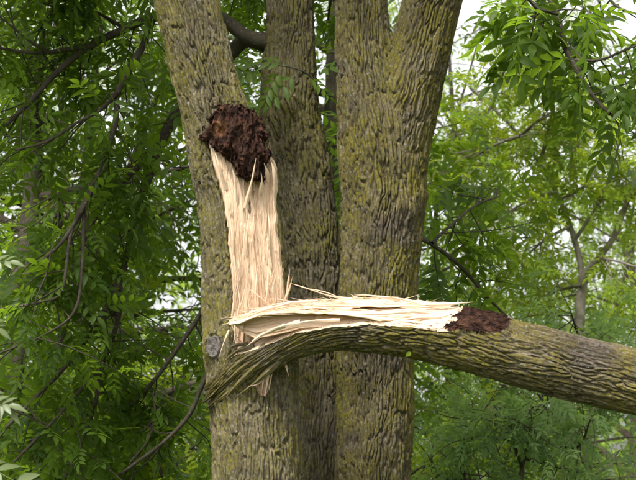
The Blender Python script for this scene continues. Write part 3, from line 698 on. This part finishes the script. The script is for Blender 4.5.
def leaf_objects(P, D, U, S, tint, mat, parent, root, seed):
    r_ = np.random.default_rng(seed); M3 = leaf_frames(D, U)
    for i in range(len(P)):
        o = bpy.data.objects.new('leaf', leaf_proto(mat, int(r_.integers(0, len(HI))), int(min(3, tint[i] * 4))))
        m = np.eye(4); m[:3, :3] = M3[i] * S[i]; m[:3, 3] = P[i]
        col.objects.link(o); o.parent = parent
        inv = Matrix.Translation(-Vector(root.location))
        o.matrix_parent_inverse = inv; o.matrix_basis = Matrix(m.tolist())

# ------------------------------------------------------------------ branches: smooth tubes with twigs that carry leaves
def small_tube(path, spacing=.04, sides=7, seed=0, rough=.06):
    R = catmull(path, lambda r: spacing); C, rad = R[:, :3], R[:, 3]
    T, V, U = frames(C, np.array([.31, -.9, .3]))
    a = np.linspace(0, 2 * math.pi, sides, endpoint=False)
    j = 1 + rough * noise3(np.cos(a)[None] * 2, np.arange(len(C))[:, None] * .35, np.sin(a)[None] * 2, seed) * 2
    P = C[:, None] + (np.cos(a)[None, :, None] * V[:, None] + np.sin(a)[None, :, None] * U[:, None]) * (rad[:, None] * j)[..., None]
    return P.reshape(-1, 3), grid_faces(len(C), sides)[:, ::-1], R
class Wood:
    def __init__(s): s.v, s.f, s.n = [], [], 0
    def add(s, path, **k):
        v, f, R = small_tube(path, **k); s.v.append(v); s.f.append(f + s.n); s.n += len(v); return R
    def build(s, name, mat):
        v = np.vstack(s.v); q = noise3(v[:, 0] * 40, v[:, 1] * 40, v[:, 2] * 20, 3) * .5 + .5
        return mesh_obj(name, v, np.vstack(s.f), mat, None, True, None, dict(ridge=q, plate=q))
class Leaves:
    def __init__(s): s.p, s.d, s.u, s.s, s.t = [], [], [], [], []
    def add(s, p, d, u, sc, t): s.p.append(p); s.d.append(d); s.u.append(u); s.s.append(sc); s.t.append(t)
    def arrays(s): return tuple(np.array(x) for x in (s.p, s.d, s.u, s.s, s.t))
def twig_with_leaves(wood, leaves, p, d, ln, r0, nl, ls, rg, droop=.25, bare=False):
    d = d / np.linalg.norm(d); n = 4
    pts = [[*p, r0]]; q = np.array(p, float); dd = d.copy()
    for k in range(n):
        dd = dd + rg.normal(0, .16, 3) + np.array([0, 0, -droop / n]); dd /= np.linalg.norm(dd)
        q = q + dd * ln / n; pts.append([*q, r0 * (1 - .8 * (k + 1) / n) + .0008])
    if wood is not None: wood.add(pts, spacing=.07, sides=4)
    if bare: return
    pts = np.array(pts)
    for k in range(nl):
        t = .2 + .8 * (k + rg.random()) / nl; i = min(int(t * n), n - 1); f = t * n - i
        b = pts[i, :3] * (1 - f) + pts[min(i + 1, n), :3] * f
        td = pts[min(i + 1, n), :3] - pts[i, :3]; td /= np.linalg.norm(td)
        sd = rg.normal(0, 1, 3); sd -= sd @ td * td; sd /= np.linalg.norm(sd)
        ld = td * rg.uniform(.2, .8) + sd * rg.uniform(.6, 1.0) + np.array([0, 0, -rg.uniform(0, .55)])
        u = np.array([0, 0, 1.]) + rg.normal(0, .45, 3) + sd * .2
        leaves.add(b, ld, u, ls * rg.uniform(.7, 1.15), np.clip(rg.normal(.5, .25), 0, 1))
def leafy_path(wood, leaves, path, n_tw, tw_len, ls, nl, rg, t0=.15, droop=.25, sides=7, bias=(0, 0, 0), r_tw=.004):
    R = wood.add(path, sides=sides, seed=int(rg.integers(1000))) if wood is not None else catmull(path, lambda r: .04)
    for k in range(n_tw):
        t = t0 + (1 - t0) * (k + rg.random()) / n_tw; i = min(int(t * (len(R) - 1)), len(R) - 2)
        td = R[i + 1, :3] - R[i, :3]; td /= np.linalg.norm(td) + 1e-9
        d = td * .5 + rg.normal(0, .7, 3) + np.array(bias)
        twig_with_leaves(wood, leaves, R[i, :3], d, tw_len * rg.uniform(.5, 1.2), min(r_tw, R[i, 3] * .7), nl, ls, rg, droop)
    return R
def finish_foliage(leaves, mat, root, parent_for_leaf, n_obj, seed, place, tpl=None, lo_beyond=None, skip=None):
    P, D, U, S, T = leaves.arrays()
    px_, py_, f = project(P + D / np.linalg.norm(D, axis=1)[:, None] * S[:, None] * .5)
    inn = (px_ > -5) & (px_ < 641) & (py_ > -5) & (py_ < 485)
    if skip is not None: inn &= ~skip(px_, py_, f)
    size = np.where(inn, S / f, 0)
    order = np.argsort(-size)[:n_obj]; order = order[size[order] > 0]
    if len(order): leaf_objects(P[order], D[order], U[order], S[order], T[order], mat, parent_for_leaf, root, seed)
    rest = np.ones(len(P), bool); rest[order] = False
    if rest.any():
        o = foliage_mesh('foliage', P[rest], D[rest], U[rest], S[rest], T[rest], M[mat], tpl or HI, seed + 1); place(o); o['kind'] = 'stuff'
        return o

def br(rows, Y0, Y1, h0, h1):
    n = len(rows); return [[*W(a, b, Y0 + (Y1 - Y0) * i / (n - 1)), (h0 + (h1 - h0) * (i / (n - 1))**.7) * PX(Y0)] for i, (a, b) in enumerate(rows)]
rg = np.random.default_rng(21)
crown_leaves = Leaves()
def tree_branch(paths, label=None, ls=.185, bias=(0, .75, 0)):
    w = Wood()
    for (path, n_tw, tl, nl, kw) in paths:
        kw.setdefault('bias', bias); leafy_path(w, crown_leaves, path, int(n_tw * 1.25), tl, kw.pop('ls', ls), nl + 1, rg, **kw)
    o = w.build('branch', M['bark_branch']); adopt(o, tree)
    if label: o['label'] = label
    return o
D_ = dict
tree_branch([(br([(285, 46), (262, 41), (244, 36), (222, 19), (190, 13), (150, 18), (118, 32), (88, 47), (57, 72), (28, 104), (5, 126)], 8.75, 8.7, 10, 2.0), 16, .5, 4, D_(t0=.45)),
             (br([(90, 46), (62, 50), (35, 53), (0, 48), (-30, 40)], 8.72, 8.5, 3.0, 1.0), 7, .45, 4, {}),
             (br([(48, 53), (28, 40), (0, 17), (-20, 5)], 8.62, 8.4, 1.8, .8), 4, .4, 4, {}),
             (br([(125, 29), (95, 12), (65, 10), (40, 2)], 8.75, 8.5, 2.2, .8), 7, .4, 4, {})], 'long branch reaching to the upper left corner')
tree_branch([(br([(268, 44), (246, 40), (228, 56), (203, 84), (179, 109), (162, 140), (150, 175), (138, 205), (130, 240), (122, 275)], 8.78, 9.15, 9.5, 3.0), 10, .5, 4, D_(t0=.4)),
             (br([(162, 142), (142, 163), (124, 180), (104, 204), (80, 250)], 8.95, 8.9, 4.5, 1.2), 8, .5, 4, {}),
             (br([(125, 265), (111, 300), (86, 340), (66, 366), (33, 400), (6, 428)], 9.1, 8.8, 3.6, 1.6), 12, .5, 4, {}),
             (br([(120, 280), (118, 320), (101, 370), (95, 405), (80, 445), (62, 484)], 9.1, 8.9, 3.2, 1.6), 12, .5, 4, {}),
             (br([(104, 365), (78, 393), (58, 416), (14, 462)], 8.95, 8.7, 2.4, 1.2), 7, .45, 4, {})], 'dark drooping branch behind the left trunk')
tree_branch([(br([(152, 17), (145, 42), (132, 64), (118, 92), (116, 118), (108, 150), (99, 172), (84, 206), (62, 242), (40, 262)], 8.8, 8.5, 4.6, 1.6), 14, .5, 4, D_(t0=.15)),
             (br([(120, 90), (100, 110), (78, 122), (48, 141), (15, 150)], 8.68, 8.4, 2.4, 1.0), 8, .45, 4, {}),
             (br([(96, 178), (72, 230), (62, 290), (40, 302), (0, 309)], 8.6, 8.4, 2.4, 1.0), 9, .45, 4, {}),
             (br([(84, 206), (82, 270), (74, 312), (44, 335), (0, 353)], 8.6, 8.4, 2.0, 1.0), 9, .45, 4, {})])
tree_branch([(br([(262, 250), (236, 268), (208, 300), (198, 318), (165, 366), (140, 396), (110, 422)], 8.6, 9.1, 4.0, 1.6), 10, .45, 4, D_(t0=.4)),
             (br([(150, 385), (155, 410), (148, 440), (130, 462)], 9.0, 8.9, 1.6, .8), 4, .4, 4, {})])
tree_branch([(br([(262, 330), (236, 345), (208, 374), (190, 414), (165, 441), (140, 460), (112, 480), (80, 505)], 8.6, 9.0, 3.6, 1.2), 10, .45, 4, D_(t0=.4))])
tree_branch([(br([(425, -40), (470, -75), (515, -55), (545, -12), (556, 14), (566, 48), (577, 70), (592, 95), (610, 114)], 8.35, 7.7, 7, 1.6), 11, .34, 3, D_(t0=.45, droop=.5)),
             (br([(557, 14), (545, 11), (536, 8), (526, -4)], 7.8, 7.6, 1.8, 1.2), 5, .35, 4, D_(droop=.5)),
             (br([(560, -30), (590, -25), (615, 5), (640, 15)], 7.9, 7.7, 2, 1), 7, .35, 3, D_(droop=.5)),
             (br([(575, 60), (600, 60), (625, 50), (650, 40)], 7.75, 7.6, 1.8, 1), 5, .35, 3, D_(droop=.5))], 'leafy branch hanging into the upper right corner', .23)
tree_branch([(br([(395, 240), (418, 238), (440, 250), (462, 268), (490, 300), (520, 330)], 8.5, 9.6, 3.5, 1.4), 8, .45, 4, D_(t0=.3, ls=.22)),
             (br([(432, 243), (450, 226), (476, 205), (500, 196)], 8.8, 9.4, 2, 1), 7, .4, 4, D_(ls=.22))])
tree_branch([(br([(190, -60), (140, -40), (90, -30), (30, -25), (-40, -15)], 8.3, 8.3, 5, 2), 14, .5, 4, D_(t0=.2, droop=.5))])
tree_branch([(br([(300, -120), (275, -70), (245, -30), (232, -12)], 9.0, 9.4, 4, 1.5), 8, .45, 4, D_(t0=.2, droop=.5))])
tree_branch([(br([(300, -140), (325, -80), (332, -20), (328, 20)], 9.0, 9.5, 3, 1.2), 8, .4, 4, D_(t0=.2, droop=.5))])
# sprig in front of the middle trunk
w = Wood(); path = br([(322, 92), (312, 78), (300, 70), (284, 66), (262, 64), (248, 68)], 8.62, 8.35, 1.2, .6); R = w.add(path, sides=5)
for (a, b, c, e, s) in [(312, 72, 14, -4, .2), (300, 70, -14, 14, .2), (290, 66, -16, -3, .2), (284, 66, -8, 12, .19), (268, 64, -16, 8, .2), (258, 66, -10, 16, .18), (250, 68, -16, 6, .17), (306, 74, 10, 8, .16), (320, 64, 16, 2, .2)]:
    crown_leaves.add(W(a, b, 8.42), np.array([c, -rg.uniform(0, 8), -e]), np.array([rg.normal(0, .3), -.75, .8]), s, rg.uniform(.4, .9))
o = w.build('sprig', M['bark_branch']); adopt(o, tree)
SPRIG_END = len(crown_leaves.p)

# crown overhead: limbs from the tops of the stems (above the picture, but it shades what is below)
cw = Wood(); over = Leaves()
tops = [np.array(p)[-5:] for p in (pathA, pathB, pathC, pathD)]
for tp in tops:
    for k in range(8):
        b = tp[rg.integers(0, 4)]; a = rg.uniform(0, 2 * math.pi); ln = rg.uniform(1.6, 3.0)
        d = np.array([math.cos(a), math.sin(a) * .9 + .25, rg.uniform(.25, .8)]); d /= np.linalg.norm(d)
        e1 = b[:3] + d * ln * .5 + rg.normal(0, .12, 3); e2 = b[:3] + d * ln + np.array([0, 0, -.2]) + rg.normal(0, .2, 3)
        if e2[1] < 7.3: continue
        leafy_path(cw, over, [[*b[:3], .045], [*e1, .03], [*e2, .01]], 16, .7, .27, 5, rg, t0=.3)
for k in range(9):                          # unseen limbs added to the crown's left side to shade the drooping branches
    b = tops[0][rg.integers(0, 3)]; e2 = np.array([rg.uniform(-3.9, -1.5), rg.uniform(6.9, 9.2), rg.uniform(5.0, 6.6)])
    e1 = (b[:3] + e2) / 2 + np.array([0, 0, .35]) + rg.normal(0, .12, 3)
    leafy_path(cw, over, [[*b[:3], .05], [*e1, .032], [*e2, .01]], 18, .75, .27, 5, rg, t0=.25)
o = cw.build('crown_limbs', M['bark_branch']); adopt(o, tree)
P, Dd, U, S, T = over.arrays()
o = foliage_mesh('crown', P, Dd, U, S, T, M['leaf'], LO, 9); adopt(o, tree); o['kind'] = 'stuff'
sub_hidden = lambda a, b, f: ((a > 205) & (a < 420) & (f > 8.6) & ~((a > 318) & (a < 338) & (b < 220)) & ~((b < 130) & (a > 215) & (a < 265)))
finish_foliage(crown_leaves, 'leaf', tree, tree, 290, 31, lambda o: adopt(o, tree), skip=sub_hidden)

# small green leaf caught on the limb
lf = mesh_obj('leaflet', W(411, 352, 7.56) + (HI[0][0][:15] - HI[0][0][0]) @ np.array([[.06, 0, -.10], [.10, .02, .02], [0, -.1, .02]]) , [np.array([f for f in HI[0][1] if max(f) < 15]), np.array([f for f in HI[0][2] if max(f) < 15])], M['leaf_bright'], None, True, None, dict(tint=np.full(15, .6)))
tag(lf, 'single small bright green leaf stuck on the underside of the broken limb', 'leaf')

# ------------------------------------------------------------------ trees and shrubs behind
def back_tree(name, label, base, h, spread, n_limb, mat, ls, bark, seed, crown=(.35, 1.0), n_tw=9, tw=.8, nl=5, n_obj=0, trunk_path=None, r0=.09, tpl=None, group=None, twig_wood=True, cat='tree', lean=(0, 0)):
    rg_ = np.random.default_rng(seed); root = empty(name, base); b = np.array(base, float)
    place = lambda o: adopt(o, root)
    w = Wood(); lv = Leaves()
    tp = trunk_path or [[b[0], b[1], -.1, r0 * 1.3], [b[0] + rg_.normal(0, .1) + lean[0] * .3, b[1], h * .3, r0], [b[0] + rg_.normal(0, .25) + lean[0] * .65, b[1] + rg_.normal(0, .2), h * .65, r0 * .6], [b[0] + rg_.normal(0, .3) + lean[0], b[1] + rg_.normal(0, .3), h * .95, r0 * .15]]
    tw_ = Wood(); R = tw_.add(tp, sides=12, spacing=.08, seed=seed, rough=.1)
    tr = tw_.build('trunk', M[bark]); place(tr)
    for k in range(n_limb):
        t = crown[0] + (crown[1] - crown[0]) * (k + rg_.random()) / n_limb
        i = min(int(t * (len(R) - 1)), len(R) - 2); s = R[i]
        a = k * 2.4 + rg_.normal(0, .4)
        ln = spread * rg_.uniform(.6, 1.1) * (1.1 - .55 * (t - crown[0]) / max(.01, crown[1] - crown[0]))
        d = np.array([math.cos(a), math.sin(a), rg_.uniform(.05, .7)]); d /= np.linalg.norm(d)
        m_ = s[:3] + d * ln * .5 + rg_.normal(0, .1, 3); e = s[:3] + d * ln + rg_.normal(0, .15, 3) + np.array([0, 0, -.12 * ln])
        leafy_path(w, lv, [[*s[:3], max(.012, s[3] * .55)], [*m_, max(.009, s[3] * .35)], [*e, .004]], n_tw, tw, ls, nl, rg_, t0=.2, sides=6)
    o = w.build('limbs', M[bark]); place(o)
    finish_foliage(lv, mat, root, root, n_obj, seed, place, tpl)
    tag(root, label, cat, group)
    return root
# slender pale tree on the right, forked: one arm leaning left, one bending right
YR = 13.0
root = empty('slender_forked_tree', (W(572, 345, YR)[0], YR, 0))
tag(root, 'slender pale forked tree with yellow green leaves beyond the broken limb', 'tree')
w = Wood(); w.add([[W(566, 345, YR)[0], YR, -.1, .06], [*W(568, 420, YR), .046], [*W(579, 335, YR), .039], [*W(580, 305, YR), .037], [*W(584, 278, YR), .036]], sides=12, spacing=.06)
w.add(br([(582, 290), (584, 274), (595, 262), (613, 238), (627, 202), (636, 176), (648, 130), (655, 60)], YR, YR - .2, 4.0, 2.2), sides=10, spacing=.06)
w.add(br([(582, 290), (580, 262), (570, 226), (556, 192), (541, 166), (520, 136), (492, 107), (470, 88)], YR, YR + .2, 3.8, 1.3), sides=10, spacing=.06)
o = w.build('trunk', M['bark_pale']); adopt(o, root)
rg = np.random.default_rng(77); lv = Leaves(); w = Wood()
for rows, n_tw in [([(556, 192), (530, 200), (505, 215), (488, 232)], 10), ([(541, 166), (545, 140), (552, 110), (550, 95)], 14), ([(520, 136), (540, 120), (560, 112)], 8), ([(520, 136), (495, 145), (470, 160), (450, 175)], 12),
                   ([(570, 226), (545, 240), (520, 262), (500, 285)], 12), ([(575, 240), (600, 200), (612, 170), (620, 140)], 12), ([(492, 107), (470, 120), (452, 140)], 8), ([(492, 107), (500, 80), (512, 60)], 8),
                   ([(600, 258), (620, 262), (645, 270)], 8), ([(560, 200), (585, 185), (605, 150)], 10), ([(582, 285), (560, 290), (535, 300), (510, 305)], 12), ([(627, 202), (640, 190), (655, 185)], 6), ([(545, 170), (575, 150), (595, 120)], 10)]:
    leafy_path(w, lv, br(rows, YR + rg.normal(0, .2), YR + rg.normal(0, .7), 2.0, .8), int(n_tw * 1.5), .5, .165, 5, rg, t0=.1, droop=.2)
o = w.build('branch', M['bark_pale']); adopt(o, root)
finish_foliage(lv, 'leaf_bright', root, root, 120, 55, lambda o: adopt(o, root))

def X(px, Y): return (px - 318) * K * Y
back_tree('broadleaf_tree', 'dense dark green tree filling the left edge behind the drooping branches', (X(20, 12), 12, 0), 6.5, 2.3, 26, 'leaf', .23, 'bark_branch', 401, (.15, 1), n_tw=12, n_obj=60, tpl=LO)
back_tree('broadleaf_tree', 'dark tree behind the drooping branches, nearest the torn trunk', (X(105, 12.8), 12.8, 0), 6.2, 1.8, 22, 'leaf', .23, 'bark_branch', 414, (.2, 1), n_tw=11, n_obj=40, tpl=LO, r0=.06)
back_tree('broadleaf_tree', 'bright green tree glowing between the drooping branches left of the torn trunk', (X(150, 14), 14, 0), 5.2, 2.0, 22, 'leaf_bright', .23, 'bark_branch', 402, (.1, 1), n_tw=10, n_obj=60, tpl=LO)
back_tree('broadleaf_tree', 'tall dark tree seen in the gaps between the three trunks', (X(310, 13), 13, 0), 8.0, 2.0, 30, 'leaf', .25, 'bark_branch', 403, (.2, 1), n_tw=10, n_obj=30, tpl=LO)
back_tree('broadleaf_tree', 'mid green tree just right of the thick forked trunk', (X(455, 15), 15, 0), 6.0, 1.7, 22, 'leaf_far', .21, 'bark_branch', 404, (.2, .9), n_tw=13, n_obj=60, r0=.035, tpl=LO)
back_tree('broadleaf_tree', 'tall tree with open crown behind the slender forked tree', (X(585, 18), 18, 0), 7.5, 2.2, 24, 'leaf_far', .22, 'bark_branch', 405, (.2, .95), n_tw=13, n_obj=30, r0=.03, tpl=LO)
back_tree('broadleaf_tree', 'pale green far tree in the gap above the limb', (X(480, 24), 24, 0), 8.6, 3.0, 26, 'leaf_far', .29, 'bark_branch', 406, (.15, 1), n_tw=11, tpl=LO)
back_tree('broadleaf_tree', 'far round tree low at the right edge', (X(640, 21), 21, 0), 6.0, 2.4, 20, 'leaf_far', .26, 'bark_branch', 412, (.15, 1), n_tw=9, tpl=LO)
back_tree('broadleaf_tree', 'far tree behind the upper left branches', (X(60, 22), 22, 0), 9, 3.0, 22, 'leaf_far', .32, 'bark_branch', 407, (.15, 1), n_tw=8, tpl=LO)
back_tree('broadleaf_tree', 'tree half outside the left edge behind the dense one', (X(-20, 16), 16, 0), 6.5, 2.0, 18, 'leaf', .28, 'bark_branch', 413, (.15, 1), n_tw=9, tpl=LO)
back_tree('shrub', 'blue green shrub in the lower right corner under the limb', (X(610, 11), 11, 0), 2.75, 1.1, 26, 'leaf_blue', .155, 'bark_branch', 408, (.1, 1), n_tw=14, tw=.4, n_obj=120, r0=.02, tpl=LO, cat='shrub')
back_tree('shrub', 'loose light green shrub below the limb beside the thick trunk', (X(465, 12), 12, 0), 2.4, .9, 18, 'leaf_bright', .175, 'bark_branch', 409, (.1, 1), n_tw=10, tw=.4, n_obj=80, r0=.02, tpl=LO, cat='shrub')
back_tree('shrub', 'bright low shrub at the bottom left beside the torn trunk', (X(170, 11.5), 11.5, 0), 2.6, 1.0, 16, 'leaf_bright', .2, 'bark_branch', 410, (.1, 1), n_tw=10, tw=.4, n_obj=80, r0=.02, tpl=LO, cat='shrub')
back_tree('shrub', 'dark low shrub in the bottom left corner', (X(40, 11), 11, 0), 2.6, 1.1, 16, 'leaf', .22, 'bark_branch', 411, (.1, 1), n_tw=10, tw=.4, n_obj=60, r0=.02, tpl=LO, cat='shrub')

# a wood far behind that reads as one mass
rgf = np.random.default_rng(99); lv = Leaves()
for k in range(64):
    x0 = rgf.uniform(-26, 26); y0 = rgf.uniform(32, 48); h0 = rgf.uniform(3, 9.5) * (.75 if abs(x0 - 6) < 4 else 1)
    c = np.array([x0, y0, h0 * .55])
    for j in range(34):
        d = rgf.normal(0, 1, 3); d /= np.linalg.norm(d); p = c + d * np.array([2.0, 2.0, h0 * .5]) * rgf.random()**.35
        lv.add(p, rgf.normal(0, 1, 3) - [0, 0, .4], rgf.normal(0, .5, 3) + [0, 0, 1], rgf.uniform(.75, 1.15), rgf.random())
P, Dd, U, S, T = lv.arrays()
o = foliage_mesh('far_woodland', P, Dd, U, S, T, M['leaf_far'], LO, 12); o['kind'] = 'stuff'; tag(o, 'distant green woodland behind all the trees', 'woodland', None, 'stuff')

# pale leaves of a young plant close to the camera, entering at the left edge
root = empty('sapling', (X(-45, 6.2), 6.2, 0)); tag(root, 'young plant with pale cream green leaves at the left edge', 'sapling')
w = Wood(); w.add([[X(-45, 6.2), 6.2, -.05, .012], [X(-48, 6.2), 6.2, 1.0, .01], [*W(-40, 430, 6.2), .008], [*W(-36, 330, 6.2), .006], [*W(-28, 255, 6.2), .003]], sides=6)
o = w.build('stem', M['bark_pale']); adopt(o, root)
P, Dd, U, S, T = [], [], [], [], []
for (a, b, c, e, s) in [(-38, 455, 60, 22, .24), (-40, 402, 50, -2, .17), (-36, 380, 55, 30, .18), (-30, 262, 40, -4, .14), (-34, 300, 40, 30, .15), (-40, 420, -60, 10, .2), (-36, 340, -60, 10, .2), (-30, 270, -50, -20, .2)]:
    P.append(W(a, b, 6.2)); Dd.append([c, -8, -e]); U.append([.1, -.7, .7]); S.append(s); T.append(.6)
leaf_objects(np.array(P), np.array(Dd, float), np.array(U), np.array(S), np.array(T), 'leaf_pale', root, root, 5)
